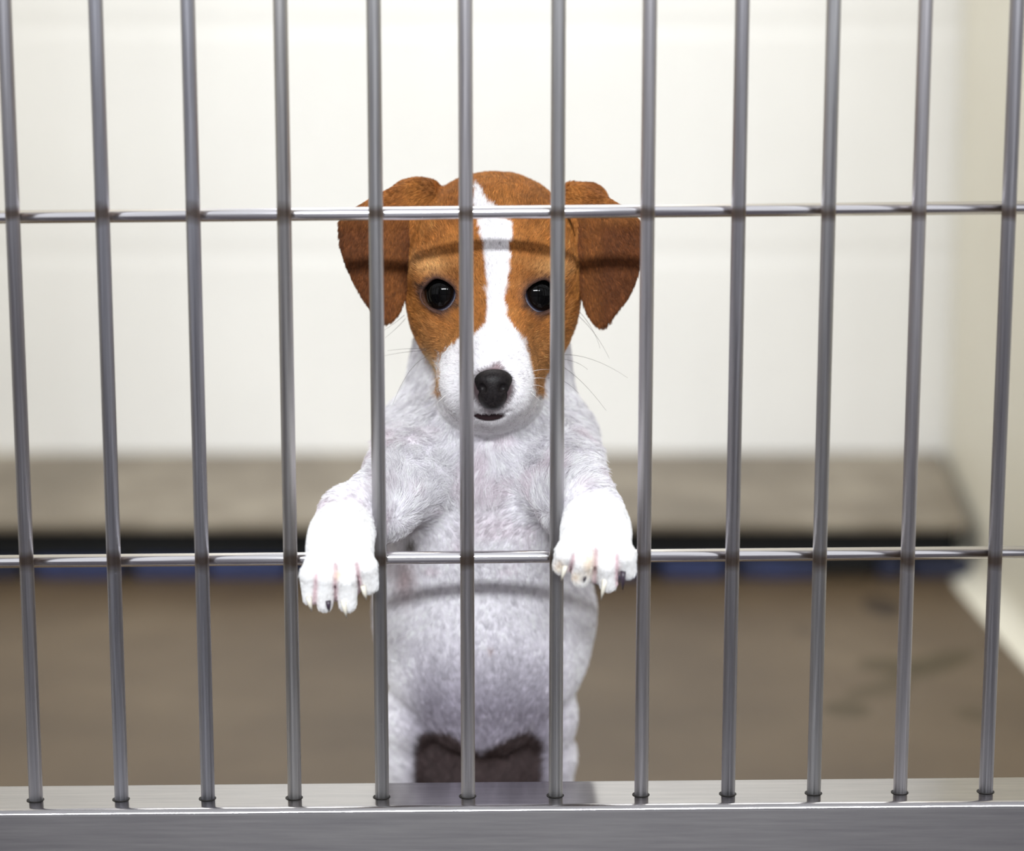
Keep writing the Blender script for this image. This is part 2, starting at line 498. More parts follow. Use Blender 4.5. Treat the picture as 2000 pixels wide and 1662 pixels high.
# ears: curved flaps
def catmull(pts, n=6):
    pts = np.array(pts, float); N = len(pts); out = []
    for i in range(N):
        p0, p1, p2, p3 = pts[i-1], pts[i], pts[(i+1) % N], pts[(i+2) % N]
        for t in np.linspace(0, 1, n, endpoint=False):
            out.append(0.5*((2*p1)+(p2-p0)*t+(2*p0-5*p1+4*p2-p3)*t*t+(-p0+3*p1-3*p2+p3)*t**3))
    return np.array(out)
EAR_L = [(848, 362), (815, 351), (778, 362), (735, 382), (700, 402), (668, 424), (661, 450), (668, 495), (690, 550), (715, 590), (738, 622), (758, 633), (781, 612), (793, 575), (797, 520), (801, 470), (826, 425), (850, 390)]
EAR_R = [(1108, 362), (1150, 367), (1190, 388), (1222, 408), (1250, 432), (1254, 470), (1250, 520), (1232, 572), (1205, 608), (1180, 640), (1160, 634), (1140, 600), (1130, 550), (1127, 500), (1122, 452), (1112, 425), (1098, 395)]
def ear_y(side, x, z):
    """depth of the ear sheet: bulges toward the viewer in the middle of the flap, its root lies back on the skull"""
    cx, cz = (P(728, 480, 0.07) if side < 0 else P(1192, 490, 0.07))[[0, 2]]
    u = (x-cx)*side                                  # outward positive
    w = (z-cz)
    top = np.clip((w-0.010)/0.028, 0, 1)
    return 0.0655 + 0.55*np.abs(u-0.002)**1.5*4.0 + 0.016*top*top + 0.10*np.clip(-w-0.01, 0, 1)
def ear(F, side, outline, k=0.006):
    poly = catmull(outline, 5)
    W = np.array([P(a, b_, 0.070)[[0, 2]] for a, b_ in poly])
    lo = np.array([W[:, 0].min(), 0.045, W[:, 1].min()]); hi = np.array([W[:, 0].max(), 0.10, W[:, 1].max()])
    def f(X, Y, Z):
        x2, z2 = np.broadcast_arrays(X[:, 0, :], Z[:, 0, :])
        d2 = np.full(x2.shape, 1e9); ins = np.zeros(x2.shape, bool)
        for i in range(len(W)):
            a, b_ = W[i], W[(i+1) % len(W)]; e = b_-a
            t = np.clip(((x2-a[0])*e[0]+(z2-a[1])*e[1])/(e@e+1e-12), 0, 1)
            d2 = np.minimum(d2, (x2-a[0]-t*e[0])**2+(z2-a[1]-t*e[1])**2)
            c_ = (a[1] > z2) != (b_[1] > z2)
            xi = a[0]+(z2-a[1])/(e[1] if abs(e[1]) > 1e-12 else 1e-12)*e[0]
            ins ^= c_ & (x2 < xi)
        d = np.sqrt(d2); d = np.where(ins, -d, d)
        th = 0.0012+0.0045*np.clip((z2-P(0, 450, 0.07)[2])/0.022, 0, 1)
        rr = 0.0010
        q0 = (d+rr+0.0002)[:, None, :]; q1 = np.abs(Y-ear_y(side, x2, z2)[:, None, :])-th[:, None, :]+rr*0.6
        return (np.minimum(np.maximum(q0, q1), 0)+np.sqrt(np.maximum(q0, 0)**2+np.maximum(q1, 0)**2)-rr).astype(np.float32)
    F.add(lo, hi, f, k, k+0.006)
EARS = Field(LO, HI, VOX)
ear(EARS, -1, EAR_L, 0); ear(EARS, 1, EAR_R, 0)
# ear roots
cap(EARS, P(800, 392, 0.083), P(842, 392, 0.088), 0.009, 0.008, 0.004)
cap(EARS, P(1150, 396, 0.083), P(1112, 396, 0.088), 0.009, 0.008, 0.004)
kk = 0.0022
def smin(A, B, k):
    hh = np.clip(k-np.abs(A-B), 0, None)/k
    return np.minimum(A, B)-hh*hh*k*0.25
EARS_D = EARS.D.copy()

# eye sockets
EYES = []
for ex, ey, side in ((858, 576, -1), (1058, 579, 1)):
    s = HEAD.surf(ex, ey)
    nrm = np.array([0.30*side, -0.95, -0.05]); nrm /= np.linalg.norm(nrm)
    xa = np.cross(nrm, [0, 0, 1]); xa /= np.linalg.norm(xa)       # right of the eye as the viewer sees it (approx -x..x)
    if xa[0] < 0: xa = -xa
    za = np.cross(xa, nrm); za = za if za[2] > 0 else -za
    EYES.append((s, nrm, xa, za, side))
    c = s.copy()
    tilt = 0.16*side
    xr_, zr_ = xa*math.cos(tilt)-za*math.sin(tilt)*1.0, xa*math.sin(tilt)+za*math.cos(tilt)
    def loc(X, Y, Z, c=c, xr_=xr_, zr_=zr_, nrm=nrm):
        x, y, z = X-c[0], Y-c[1], Z-c[2]
        return (x*xr_[0]+y*xr_[1]+z*xr_[2], x*nrm[0]+y*nrm[1]+z*nrm[2], x*zr_[0]+y*zr_[1]+z*zr_[2])
    A_, B_ = 0.0087, 0.0079
    def ring(X, Y, Z, loc=loc):
        a, n_, e = loc(X, Y, Z)
        q = (np.sqrt((a/A_)**2+(e/(B_*(1-0.24*np.clip(np.abs(a/A_), 0, 1))))**2)-1)*B_
        return (np.sqrt(q*q+(n_-0.0001)**2)-0.0010).astype(np.float32)
    HEAD.add(c-0.012, c+0.012, ring, 0.003, 0.006)
    def hole(X, Y, Z, loc=loc):
        a, n_, e = loc(X, Y, Z)
        q = (np.sqrt((a/A_)**2+(e/(B_*(1-0.24*np.clip(np.abs(a/A_), 0, 1))))**2)-1)*B_
        return np.maximum(q+0.0005, np.abs(n_)-0.009).astype(np.float32)
    HEAD.sub(c-0.012, c+0.012, hole, 0.0012)
HEAD_D = smin(HEAD.D, EARS.D, kk)

BODY = Field(LO, HI, VOX)
# neck, throat, chest, belly, pelvis
cap(BODY, P(962, 640, 0.112), P(952, 850, 0.105), 0.034, 0.042, 0.012)
ell(BODY, P(950, 870, 0.100), (0.0455, 0.044, 0.036), 0.012)
ell(BODY, P(952, 850, 0.078), (0.028, 0.020, 0.022), 0.012)
ell(BODY, P(950, 960, 0.098), (0.0475, 0.046, 0.042), 0.014)
ell(BODY, P(948, 1060, 0.106), (0.045, 0.044, 0.045), 0.014)
ell(BODY, P(946, 1195, 0.116), (0.0545, 0.050, 0.046), 0.014)
ell(BODY, P(946, 1290, 0.122), (0.0480, 0.046, 0.036), 0.014)
ell(BODY, P(945, 1385, 0.122), (0.028, 0.034, 0.021), 0.012)
ell(BODY, P(940, 1460, 0.142), (0.034, 0.034, 0.026), 0.010)
# front legs, hooked through the bars over the lower cross rod
def front_leg(pts): chain(BODY, [(P(*p[:3]), p[3]) for p in pts], 0.008)
front_leg([(840, 875, 0.092, 0.0245), (802, 930, 0.064, 0.0195), (747, 984, 0.034, 0.0148), (688, 1012, 0.011, 0.0126), (672, 1040, -0.004, 0.0122)])
front_leg([(1062, 875, 0.092, 0.0245), (1092, 930, 0.064, 0.0195), (1126, 982, 0.034, 0.0155), (1150, 1008, 0.010, 0.0130), (1160, 1036, -0.004, 0.0126)])
PAW = Field(LO, HI, VOX)
TOE = Field(LO, HI, VOX)
def paw(cx, cy, toes, w):
    ell(PAW, P(cx, cy-22, -0.0105), (w*0.90, 0.0098, 0.0125), 0.005)
    ell(PAW, P(cx, cy+6, -0.0150), (w, 0.0088, 0.0125), 0.005)
    for (x0, y0, x1, y1, x2, y2, r) in toes:
        a, b_, c_ = P(x0, y0, -0.0175), P(x1, y1, -0.0208), P(x2, y2, -0.0168)
        cap(TOE, a, b_, r*0.95, r*1.04, 0.0009); cap(TOE, b_, c_, r*1.04, r*0.88, 0.0009)
L_toes = [(620, 1078, 604, 1120, 606, 1166, 0.0037), (644, 1074, 635, 1126, 634, 1178, 0.0040),
          (676, 1074, 676, 1130, 679, 1178, 0.0043), (702, 1072, 716, 1106, 722, 1142, 0.0042)]
R_toes = [(1120, 1042, 1104, 1080, 1097, 1104, 0.0042), (1148, 1044, 1140, 1096, 1134, 1128, 0.0043),
          (1180, 1044, 1186, 1102, 1188, 1138, 0.0044), (1206, 1044, 1222, 1084, 1226, 1114, 0.0041)]
paw(664, 1064, L_toes, 0.0140)
paw(1164, 1040, R_toes, 0.0148)
# webbing and pads behind the toes
ell(PAW, P(662, 1135, -0.0115), (0.0105, 0.0050, 0.0085), 0.004)
ell(PAW, P(1163, 1105, -0.0115), (0.0115, 0.0050, 0.0075), 0.004)
PAW.D = smin(PAW.D, TOE.D, 0.0022)
# hind legs
for s_, xh, xk in ((-1, 872, 782), (1, 1016, 1087)):
    hip = P(xh, 1325, 0.145); knee = P(xk-14*s_, 1400, 0.118)
    xx = P(xk, 1500, 0.125)[0]
    hock = np.array([xx, 0.150, 0.030]); toeb = np.array([xx+0.003*s_, 0.122, 0.0100])
    chain(BODY, [(hip, 0.0245), (knee, 0.0108), ((knee*0.35+np.array([xx, 0.138, 0.062])*0.65), 0.0086), (hock, 0.0088)], 0.010)
    chain(BODY, [(hock, 0.0085), (toeb, 0.0100)], 0.006)
    for q in (-0.0085, -0.003, 0.003, 0.0085):
        cap(BODY, toeb+[q*0.6, 0, -0.001], toeb+[q, -0.013+abs(q)*0.3, -0.0040], 0.0055, 0.0050, 0.002)
# tail, held low behind
chain(BODY, [(np.array([-0.012, 0.172, 0.098]), 0.0085), (np.array([-0.008, 0.188, 0.075]), 0.006), (np.array([-0.004, 0.192, 0.045]), 0.004)], 0.008)
BODY_D = smin(BODY.D, PAW.D, 0.006)

ALL = Field(LO, HI, VOX)
ALL.D = smin(HEAD_D, BODY_D, 0.005)
V, Fq = ALL.mesh()
# light smoothing of the net (keeps the detail of toes and lids)
def relax(V, F, it=2, lam=0.4):
    e = np.concatenate([F[:, [0, 1]], F[:, [1, 2]], F[:, [2, 3]], F[:, [3, 0]]])
    e = np.concatenate([e, e[:, ::-1]])
    cnt = np.bincount(e[:, 0], minlength=len(V))[:, None]
    for _ in range(it):
        s = np.stack([np.bincount(e[:, 0], weights=V[e[:, 1], i], minlength=len(V)) for i in range(3)], 1)
        V = V + lam*(s/np.maximum(cnt, 1)-V)
    return V
V = relax(V, Fq)

# ---- coat colours
def sstep(x, a, b): 
    t = np.clip((x-a)/(b-a), 0, 1); return t*t*(3-2*t)
def vnoise(p, freq, seed=0):
    r = np.random.RandomState(seed); g = r.rand(32, 32, 32)
    q = p*freq+7.3; i = np.floor(q).astype(int); f = q-i; f = f*f*(3-2*f); out = 0
    for a in (0, 1):
        for b in (0, 1):
            for c in (0, 1):
                w = (f[:, 0] if a else 1-f[:, 0])*(f[:, 1] if b else 1-f[:, 1])*(f[:, 2] if c else 1-f[:, 2])
                out = out+w*g[(i[:, 0]+a) % 32, (i[:, 1]+b) % 32, (i[:, 2]+c) % 32]
    return out
class Sub:                                           # sample another array on the same grid
    def __init__(s, D): s.f = Field.__new__(Field); s.f.lo = ALL.lo; s.f.h = ALL.h; s.f.n = ALL.n; s.f.D = D
    def __call__(s, p): return s.f.at(p)
dHead, dEar, dBody, dPaw = Sub(HEAD_D), Sub(EARS_D), Sub(BODY_D), Sub(PAW.D)
def interp(x, xs, ys): return np.interp(x, xs, ys)
def mixc(c, d, w): return c*(1-w[:, None])+np.array(d)[None, :]*w[:, None]
def coat(p):
    """(colour, fur length, bare mask) at points of the skin"""
    u, v = proj(p)
    jit = (vnoise(p, 420, 1)-0.5)*9
    u_ = u+jit; v_ = v+(vnoise(p, 420, 2)-0.5)*9
    n1 = vnoise(p, 90, 3); n2 = vnoise(p, 260, 4)
    h = dHead(p); bd = dBody(p); er = dEar(p)
    c = np.zeros((len(p), 3)); c[:] = (0.90, 0.87, 0.915)
    # body: grey-mauve skin through the thin belly coat, plus under-belly shade painted in
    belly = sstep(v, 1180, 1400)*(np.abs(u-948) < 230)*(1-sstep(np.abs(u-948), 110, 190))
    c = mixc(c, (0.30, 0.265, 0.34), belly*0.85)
    c = mixc(c, (0.74, 0.62, 0.67), 0.5*sstep(n1, 0.5, 0.9)*(v < 1120)*(v > 830))
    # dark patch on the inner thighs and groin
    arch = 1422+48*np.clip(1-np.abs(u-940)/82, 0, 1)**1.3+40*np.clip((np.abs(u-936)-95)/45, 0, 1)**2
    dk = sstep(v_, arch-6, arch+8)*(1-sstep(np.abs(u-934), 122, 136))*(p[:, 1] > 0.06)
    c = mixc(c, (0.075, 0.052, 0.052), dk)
    # armpits: reddish skin with elbow shade and gap darkness painted in; small belly spot
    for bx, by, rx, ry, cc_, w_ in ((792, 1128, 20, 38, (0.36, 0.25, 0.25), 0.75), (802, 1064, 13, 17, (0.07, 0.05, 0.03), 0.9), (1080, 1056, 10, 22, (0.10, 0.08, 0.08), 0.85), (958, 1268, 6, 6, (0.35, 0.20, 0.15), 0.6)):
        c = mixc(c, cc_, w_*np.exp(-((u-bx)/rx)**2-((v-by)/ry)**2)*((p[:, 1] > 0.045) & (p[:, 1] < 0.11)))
    # paws
    pw = sstep(-p[:, 1], 0.0, 0.006)
    c = mixc(c, (0.95, 0.935, 0.92), pw)
    # head
    isH = sstep(bd-h, -0.0015, 0.0005)
    brown = np.zeros_like(c); brown[:] = (0.40, 0.155, 0.036)
    brown = mixc(brown, (0.30, 0.10, 0.022), sstep(n1, 0.35, 0.8)*0.5)
    brown = mixc(brown, (0.50, 0.23, 0.07), sstep(n2, 0.45, 0.9)*0.35)
    # warm pale brow spots and cheeks
    for bx, by, rx, ry in ((842, 520, 42, 20), (1078, 522, 38, 20)):
        brown = mixc(brown, (0.66, 0.38, 0.15), 0.6*np.exp(-((u-bx)/rx)**2-((v-by)/ry)**2))
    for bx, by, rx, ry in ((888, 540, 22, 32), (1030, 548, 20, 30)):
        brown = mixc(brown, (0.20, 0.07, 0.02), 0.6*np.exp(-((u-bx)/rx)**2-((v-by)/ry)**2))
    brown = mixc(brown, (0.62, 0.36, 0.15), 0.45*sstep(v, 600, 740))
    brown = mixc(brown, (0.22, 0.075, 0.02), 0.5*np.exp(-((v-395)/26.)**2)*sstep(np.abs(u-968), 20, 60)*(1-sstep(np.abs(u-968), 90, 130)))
    # ears deeper brown
    isE = sstep(h+0.0015-er, -0.0005, 0.0015)*(er < h+0.0012)
    earc = np.zeros_like(c); earc[:] = (0.150, 0.048, 0.014)
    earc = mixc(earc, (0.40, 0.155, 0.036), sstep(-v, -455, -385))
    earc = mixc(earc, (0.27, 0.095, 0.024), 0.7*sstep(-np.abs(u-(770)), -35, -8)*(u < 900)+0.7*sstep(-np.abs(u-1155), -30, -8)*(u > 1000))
    earc = mixc(earc, (0.13, 0.042, 0.014), 0.5*sstep(n1, 0.45, 0.85))
    earmask = ((er < 0.0016) & ((u < 800) | (u > 1128) | (v < 400) & ((u < 850) | (u > 1100)))).astype(float)
    brown = brown*(1-earmask[:, None])+earc*earmask[:, None]
    # white blaze and muzzle
    L = interp(v_, [340, 360, 398, 440, 475, 530, 580, 620, 640, 652, 665, 690, 720, 760, 800, 850], [932, 927, 922, 934, 944, 948, 951, 953, 944, 926, 896, 862, 856, 858, 870, 880])
    Rr = interp(v_, [340, 360, 398, 425, 440, 475, 530, 580, 620, 640, 652, 665, 690, 720, 760, 800, 850], [926, 930, 950, 985, 999, 996, 993, 984, 988, 1002, 1016, 1026, 1032, 1040, 1046, 1044, 1040])
    wht = sstep(u_, L-4, L+4)*(1-sstep(u_, Rr-4, Rr+4))*(p[:, 1] < 0.085)*(v > 355)
    under = sstep(v, 765, 780)*(p[:, 1] < 0.08)                    # chin and lower jaw white
    wht = np.maximum(wht, under)
    hc = mixc(brown, (0.94, 0.91, 0.93), wht)
    # pale cream edge of the cheek under the left flews
    cr = np.exp(-((u-838)/16.)**2-((v-728)/30.)**2)
    hc = mixc(hc, (0.80, 0.64, 0.42), np.clip(cr*1.2, 0, 1)*(wht < 0.5))
    c = c*(1-isH[:, None])+hc*isH[:, None]
    # dark rims: eyes, lips, nose surround
    bare = np.zeros(len(p))
    for (s, nrm, xa, za, side) in EYES:
        q = p-s; a = q@xa; e = q@za; n_ = q@nrm
        t = 0.16*side
        a, e = a*math.cos(t)-e*math.sin(t), a*math.sin(t)+e*math.cos(t)
        rr = np.sqrt((a/0.0087)**2+(e/(0.0079*(1-0.24*np.clip(np.abs(a/0.0087), 0, 1))))**2)
        m_ = (1-sstep(rr, 1.05, 1.25))*(np.abs(n_) < 0.012)
        c = mixc(c, (0.018, 0.014, 0.020), m_)
        bare = np.maximum(bare, (1-sstep(rr, 1.0, 1.10))*(np.abs(n_) < 0.012))
        m2 = (1-sstep(rr, 1.15, 1.7))*(np.abs(n_) < 0.012)
        c = mixc(c, (0.16, 0.075, 0.045), m2*0.5)
    near = p[:, 1] < 0.04
    for bx, by, rx, ry in ((826, 561, 11, 5), (1092, 563, 11, 5), (893, 598, 8, 6), (1024, 600, 8, 6)):
        c = mixc(c, (0.03, 0.018, 0.015), 0.8*np.exp(-((u-bx)/rx)**2-((v-by)/ry)**2)*(p[:, 1] < 0.09))
    lip = (1-sstep(np.sqrt(((u-955)/33.)**2+((v-815+0.006*(u-955)**2*0.8)/7.5)**2), 0.85, 1.15))*near
    c = mixc(c, (0.028, 0.014, 0.016), lip); bare = np.maximum(bare, lip)
    ns = (1-sstep(np.sqrt(((u-962)/43.)**2+((v-757)/43.)**2), 0.82, 1.12))*near
    c = mixc(c, (0.10, 0.07, 0.075), ns); bare = np.maximum(bare, (1-sstep(np.sqrt(((u-962)/38.)**2+((v-757)/40.)**2), 0.85, 1.0))*near)
    gr = np.exp(-((u-970)/11.)**2-((v-716)/10.)**2)*near
    c = mixc(c, (0.25, 0.16, 0.17), gr*0.8)
    ph = np.exp(-((u-957)/14.)**2-((v-803)/5.)**2)*near
    c = mixc(c, (0.25, 0.2, 0.22), ph*0.7)
    # fur length
    ln = np.full(len(p), 0.0062)
    ln = np.where(v > 1100, 0.0058, ln)
    ln = ln*(1-isH)+0.0034*isH
    mz = isH*(p[:, 1] < 0.050)
    ln = ln*(1-mz)+0.0017*mz
    ln = ln*(1-isE)+0.0024*isE
    ln = ln*(1-pw)+0.0019*pw
    # pink skin between the toes
    for (x0, y0, x1, y1) in ((618, 1115, 614, 1170), (655, 1100, 656, 1185), (697, 1095, 704, 1155), (1121, 1080, 1112, 1120), (1164, 1070, 1160, 1150), (1204, 1080, 1206, 1130)):
        t = np.clip((v-y0)/(y1-y0), 0, 1); cx = x0+(x1-x0)*t
        k = np.exp(-((u-cx)/4.5)**2)*((v > y0) & (v < y1+10))*pw
        c = mixc(c, (0.62, 0.38, 0.42), k*0.75)
    for sx, sy, rx, ry in ((1150, 1100, 12, 26), (1092, 1105, 10, 12), (1125, 1125, 12, 10), (605, 1105, 7, 7), (662, 1122, 9, 8), (1118, 1050, 6, 5)):
        c = mixc(c, (0.78, 0.60, 0.42), 0.7*np.exp(-((u-sx)/rx)**2-((v-sy)/ry)**2)*pw)
    return c, ln, bare

me = bpy.data.meshes.new('puppy_body')
me.from_pydata(V.tolist(), [], Fq.tolist()); me.update()
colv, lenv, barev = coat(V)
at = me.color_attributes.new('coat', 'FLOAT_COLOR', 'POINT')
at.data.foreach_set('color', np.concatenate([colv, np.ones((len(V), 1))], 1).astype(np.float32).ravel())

m, nt, b = new_mat('puppy_skin_and_coat')
a = node(nt, 'ShaderNodeAttribute'); a.attribute_name = 'coat'
nt.links.new(a.outputs['Color'], b.inputs['Base Color'])
b.inputs['Roughness'].default_value = 0.75
b.inputs['Specular IOR Level'].default_value = 0.2
M_skin = m
m, nt, b = new_mat('puppy_fur')
a = node(nt, 'ShaderNodeAttribute'); a.attribute_name = 'coat'
nt.links.new(a.outputs['Color'], b.inputs['Base Color'])
b.inputs['Roughness'].default_value = 0.55
b.inputs['Specular IOR Level'].default_value = 0.25
M_fur = m

puppy = empty('puppy', (0.0, 0.13, 0.0))
tag(puppy, 'small brown and white puppy standing with both front paws hooked over the lower gate rod', 'puppy')
def pl(o, parent=puppy):
    o.parent = parent
    if parent is puppy: o.matrix_parent_inverse = Matrix.Translation(-Vector(puppy.location))
    return o
body = pl(link('body', me, M_skin, smooth=True))

# ---- fur as real strands
def fur(V, F, n_total, seed=5):
    rs = np.random.RandomState(seed)
    a, b_, c_, d_ = V[F[:, 0]], V[F[:, 1]], V[F[:, 2]], V[F[:, 3]]
    nf = np.cross(c_-a, d_-b_); area = 0.5*np.linalg.norm(nf, axis=1); nf /= (2*area[:, None]+1e-15)
    cen = (a+b_+c_+d_)/4
    view = np.array(CAM)-cen; view /= np.linalg.norm(view, axis=1)[:, None]
    face = (nf*view).sum(1)
    w = area*np.where(face > -0.25, 1.0, 0.25)
    w *= np.where(cen[:, 2] < 0.05, 0.4, 1.0)
    hd = proj(cen); w *= np.where((hd[1] < 850), 1.7, 1.0)
    w /= w.sum()
    fi = rs.choice(len(F), n_total, p=w)
    s, t = rs.rand(n_total, 1), rs.rand(n_total, 1)
    p = (a[fi]*(1-s)+b_[fi]*s)*(1-t)+(d_[fi]*(1-s)+c_[fi]*s)*t
    # smooth normals
    vn = np.zeros_like(V)
    for k in range(4): np.add.at(vn, F[:, k], nf*area[:, None])
    vn /= np.linalg.norm(vn, axis=1)[:, None]+1e-12
    n = (vn[F[fi, 0]]*(1-s)+vn[F[fi, 1]]*s)*(1-t)+(vn[F[fi, 3]]*(1-s)+vn[F[fi, 2]]*s)*t
    n /= np.linalg.norm(n, axis=1)[:, None]+1e-12
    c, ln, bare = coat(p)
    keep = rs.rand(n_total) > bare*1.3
    p, n, c, ln = p[keep], n[keep], c[keep], ln[keep]
    N = len(p)
    u, v = proj(p)
    h = dHead(p); bd = dBody(p); head = h < bd
    # comb direction
    flow = np.zeros((N, 3)); flow[:, 2] = -1; flow[:, 1] = 0.15
    # chest whorls: hair fans outward and upward from two centres
    for wx, wy, sg in ((775, 1010, 1), (1078, 1000, -1)):
        dx, dv = (u-wx)/60., (v-wy)/60.
        k = np.exp(-(dx*dx+dv*dv)/4.0)[:, None]
        fl = np.stack([dx, 0*dx, -dv], 1); fl /= np.linalg.norm(fl, axis=1)[:, None]+0.2
        flow = flow*(1-k)+fl*1.3*k
    ch = np.exp(-((v-900)/70.)**2)*np.clip(1-np.abs(u-950)/180., 0, 1)
    flow[:, 0] += ch*np.tanh((u-950)/45.)*0.9
    low = sstep(v, 1230, 1330)*(u > 740)*(u < 1150)
    flow[:, 0] -= low*(u-948)/110.*0.8
    nose = P(960, 735, 0.0)
    fh = p-nose; fh /= np.linalg.norm(fh, axis=1)[:, None]
    fh[:, 1] *= 0.6
    flow = np.where(head[:, None], fh, flow)
    er = dEar(p) < 0.0012
    sidex = np.sign(p[:, 0]+0.008)
    fe = np.stack([0.25*sidex, 0*sidex, -np.ones(N)], 1)
    top = (v < 420)
    fe2 = np.stack([sidex, 0*sidex, -0.45*np.ones(N)], 1)
    flow = np.where((er & head)[:, None], np.where(top[:, None], fe2, fe), flow)
    pw = p[:, 1] < -0.004
    flow = np.where(pw[:, None], np.array([0, -0.1, -1.0]), flow)
    cl = np.stack([vnoise(p, 170, 11)-0.5, vnoise(p, 170, 12)-0.5, vnoise(p, 170, 13)-0.5], 1)
    flow = flow+cl*np.where(head | pw, 0.5, 0.9)[:, None]+rs.randn(N, 3)*0.14
    tg = flow-n*(flow*n).sum(1)[:, None]; tg /= np.linalg.norm(tg, axis=1)[:, None]+1e-9
    lift = (0.42+0.25*rs.rand(N))[:, None]
    lift = np.where(head[:, None] | pw[:, None], lift*0.5, lift*0.85)
    ln = ln*(0.6+0.65*rs.rand(N)); ln = ln[:, None]
    K = 4; pts = np.zeros((N, K, 3))
    pos = p-n*0.0002; pts[:, 0] = pos
    d = tg+n*lift*1.6
    for k in range(1, K):
        dd = d/np.linalg.norm(d, axis=1)[:, None]
        pos = pos+dd*ln/(K-1); pts[:, k] = pos
        d = d-n*lift*0.55+cl*0.25
    # individual hair tone
    from mathutils import kdtree
    G = 26000
    kd = kdtree.KDTree(G)
    for i in range(G): kd.insert(p[i], i)
    kd.balance()
    near = np.array([kd.find(q)[1] for q in p])
    shift = pts[near]-pts; dist = np.linalg.norm(p[near]-p, axis=1)
    same = (dist < 0.003)[:, None]
    for k in range(1, K): pts[:, k] += shift[:, k]*same*np.where(pw | (head & (p[:, 1] < 0.05)), 0.10, np.where(head, 0.38, 0.42))[:, None]*(k/(K-1))**1.3
    dk_ = (c.mean(1) < 0.4)[:, None]; tone = np.exp(rs.randn(N, 1)*np.where(dk_, 0.32, 0.15))*np.exp(rs.randn(G, 1)*0.12)[near]; cc = np.clip(c*tone, 0, 0.96)
    return pts, cc, N
def hair_object(name, pts, col, r0, r1, mat):
    N, K, _ = pts.shape
    cu = bpy.data.hair_curves.new(name)
    cu.add_curves([K]*N)
    cu.attributes['position'].data.foreach_set('vector', pts.astype(np.float32).ravel())
    ra = cu.attributes.get('radius') or cu.attributes.new('radius', 'FLOAT', 'POINT')
    rad = np.linspace(0, 1, K)[None, :].repeat(N, 0); rad = r0+(r1-r0)*rad**1.3
    ra.data.foreach_set('value', rad.astype(np.float32).ravel())
    ca = cu.attributes.new('coat', 'FLOAT_COLOR', 'CURVE')
    ca.data.foreach_set('color', np.concatenate([col, np.ones((N, 1))], 1).astype(np.float32).ravel())
    cu.materials.append(mat)
    o = bpy.data.objects.new(name, cu); COL.objects.link(o)
    return o
pts, cc, N = fur(V, Fq, 400000)
fo = pl(hair_object('fur', pts, cc, 0.000085, 0.000020, M_fur))
fo['kind'] = 'stuff'

# ---- eyes
m, nt, b = new_mat('puppy_eye')
tc = node(nt, 'ShaderNodeTexCoord')
gr = node(nt, 'ShaderNodeVectorMath', operation='NORMALIZE'); nt.links.new(tc.outputs['Object'], gr.inputs[0])
sp2 = node(nt, 'ShaderNodeSeparateXYZ'); nt.links.new(gr.outputs[0], sp2.inputs[0])
r = ramp(nt, sp2.outputs['Z'], [(0.42, (0.40, 0.43, 0.56)), (0.49, (0.03, 0.03, 0.05)), (0.56, (0.008, 0.005, 0.004)), (0.8, (0.001, 0.001, 0.001))])
nt.links.new(r.outputs['Color'], b.inputs['Base Color'])
b.inputs['Roughness'].default_value = 0.02; b.inputs['Specular IOR Level'].default_value = 0.20
M_eye = m
for (s, nrm, xa, za, side) in EYES:
    bm = bmesh.new()
    bmesh.ops.create_uvsphere(bm, u_segments=48, v_segments=32, radius=0.0094)
    look = np.array([0.52*side, -0.86, 0.20]); look /= np.linalg.norm(look)
    o = bm_obj('eye', bm, M_eye, smooth=True)
    c = s - nrm*0.0076
    o.parent = puppy
    o.location = Vector(c)-Vector(puppy.location)
    o.rotation_euler = Vector(look).to_track_quat('Z', 'Y').to_euler()

# ---- nose
sN = HEAD.surf(962, 757)
NF = Field(sN-np.array([0.013, 0.010, 0.013]), sN+np.array([0.013, 0.012, 0.013]), 0.00035)
yN = sN[1]
ell(NF, P(962, 741, yN+0.0035), (0.0088, 0.0070, 0.0054), 0.002)
ell(NF, P(962, 765, yN+0.0030), (0.0068, 0.0068, 0.0065), 0.003)
ell(NF, P(962, 783, yN+0.0035), (0.0042, 0.0058, 0.0036), 0.003)
for s_ in (-1, 1):
    ell(NF, P(962+s_*20, 758, yN-0.0030), (0.0017, 0.0026, 0.0022), 0.0010, (0, 0.5*s_, 0), 'sub')
    cap(NF, P(962+s_*24, 760, yN-0.0022), P(962+s_*31, 768, yN+0.0008), 0.0009, 0.0007, 0.0008, 'sub')
cap(NF, P(962, 762, yN-0.0044), P(961, 797, yN-0.0026), 0.0004, 0.0005, 0.0008, 'sub')
Vn, Fn = NF.mesh(); Vn = relax(Vn, Fn, 2)
me = bpy.data.meshes.new('nose'); me.from_pydata(Vn.tolist(), [], Fn.tolist()); me.update()
m, nt, b = new_mat('black_nose_leather')
n = noise(nt, 1500, 2); r = ramp(nt, n.outputs['Fac'], [(0.3, (0.006, 0.005, 0.006)), (0.7, (0.022, 0.018, 0.018))])
nt.links.new(r.outputs['Color'], b.inputs['Base Color']); b.inputs['Roughness'].default_value = 0.40; b.inputs['Specular IOR Level'].default_value = 0.15
bump(nt, b, n.outputs['Fac'], 0.5, 0.0003)
pl(link('nose', me, m, smooth=True))['label'] = 'black nose'

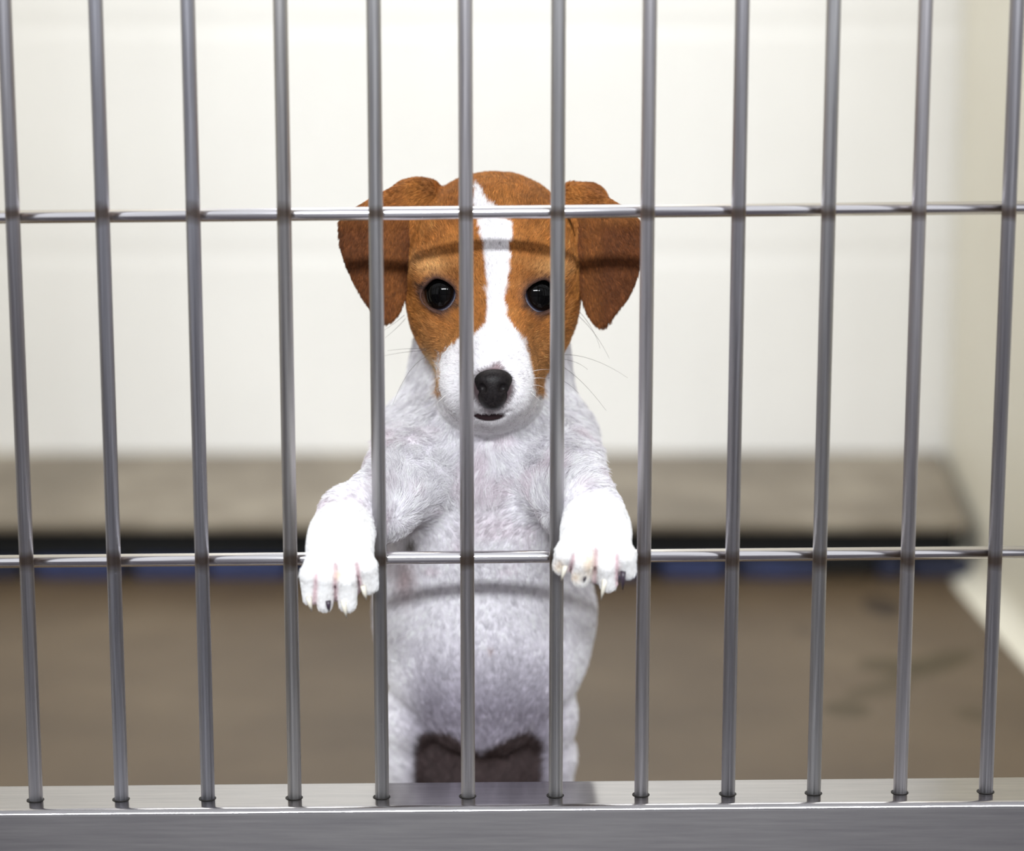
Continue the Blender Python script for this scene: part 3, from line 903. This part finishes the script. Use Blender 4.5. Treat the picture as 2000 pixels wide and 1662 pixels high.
# ---- claws
m, nt, b = new_mat('pale_claw'); b.inputs['Base Color'].default_value = (0.85, 0.80, 0.68, 1); b.inputs['Roughness'].default_value = 0.35
M_claw = m
m, nt, b = new_mat('dark_claw'); b.inputs['Base Color'].default_value = (0.05, 0.035, 0.05, 1); b.inputs['Roughness'].default_value = 0.35
M_dclaw = m
def tube(name, path, radii, mat, n=10):
    bm = bmesh.new(); rings = []
    path = [Vector(p) for p in path]
    for i, p in enumerate(path):
        d = (path[min(i+1, len(path)-1)]-path[max(i-1, 0)]).normalized()
        q = d.to_track_quat('Z', 'Y')
        rings.append([bm.verts.new(p+q @ Vector((radii[i]*math.cos(2*math.pi*k/n), radii[i]*math.sin(2*math.pi*k/n), 0))) for k in range(n)])
    for i in range(len(rings)-1):
        for k in range(n): bm.faces.new((rings[i][k], rings[i][(k+1) % n], rings[i+1][(k+1) % n], rings[i+1][k]))
    bm.faces.new(rings[0][::-1]); bm.faces.new(rings[-1])
    return pl(bm_obj(name, bm, mat, smooth=True))
claws = [(603, 1166, 609, 1194, M_claw), (641, 1174, 643, 1194, M_dclaw), (671, 1174, 677, 1207, M_claw), (709, 1144, 716, 1172, M_claw),
         (1104, 1104, 1096, 1136, M_claw), (1143, 1115, 1139, 1142, M_dclaw), (1181, 1132, 1174, 1172, M_claw), (1217, 1116, 1216, 1152, M_dclaw)]
for x0, y0, x1, y1, mt in claws:
    y = -0.0215
    a, e = P(x0, y0, y), P(x1, y1, y+0.003); mid = (a+e)/2+np.array([0, -0.0010, 0])
    tube('claw', [a, mid, e], [0.0012, 0.0009, 0.00016], mt)

# ---- whiskers
m, nt, b = new_mat('whisker'); b.inputs['Base Color'].default_value = (0.10, 0.08, 0.085, 1); b.inputs['Roughness'].default_value = 0.4
M_wd = m
m, nt, b = new_mat('white_whisker'); b.inputs['Base Color'].default_value = (0.85, 0.80, 0.76, 1); b.inputs['Roughness'].default_value = 0.4
M_ww = m
wh = [((838, 684), (790, 688), (745, 696), 0.055, 0.065, M_wd), ((838, 682), (800, 681), (757, 685), 0.055, 0.06, M_wd),
      ((838, 694), (800, 725), (767, 790), 0.052, 0.040, M_wd), ((792, 622), (775, 640), (752, 660), 0.07, 0.06, M_wd),
      ((790, 615), (772, 630), (750, 645), 0.07, 0.06, M_wd),
      ((1124, 612), (1160, 650), (1190, 700), 0.07, 0.05, M_wd), ((1128, 605), (1155, 640), (1172, 680), 0.07, 0.055, M_wd),
      ((1082, 694), (1150, 700), (1226, 738), 0.055, 0.05, M_wd), ((1082, 700), (1120, 706), (1148, 722), 0.055, 0.05, M_wd),
      ((1082, 708), (1130, 740), (1184, 802), 0.052, 0.04, M_wd), ((1070, 738), (1100, 744), (1130, 768), 0.05, 0.04, M_wd),
      ((1034, 727), (1055, 722), (1076, 722), 0.030, 0.035, M_ww), ((1038, 740), (1056, 738), (1074, 742), 0.030, 0.035, M_ww),
      ((1036, 752), (1056, 754), (1072, 764), 0.030, 0.035, M_ww), ((1034, 764), (1052, 780), (1066, 795), 0.030, 0.035, M_ww),
      ((872, 770), (850, 790), (838, 800), 0.032, 0.035, M_ww)]
for a, b_, e, ya, ye, mt in wh:
    s = HEAD.surf(a[0], a[1])
    y0 = s[1] if s[1] > 0.0 and s[1] < 0.12 else ya
    p0 = P(a[0], a[1], y0+0.0015); p1 = P(b_[0], b_[1], (y0+ye)/2-0.004); p2 = P(e[0], e[1], ye)
    path = [(1-t)**2*p0+2*t*(1-t)*(2*p1-(p0+p2)/2)+t*t*p2 for t in np.linspace(0, 1, 10)]
    tube('whisker', path, list(np.linspace(0.00011, 0.00004, 10)), mt, 5)
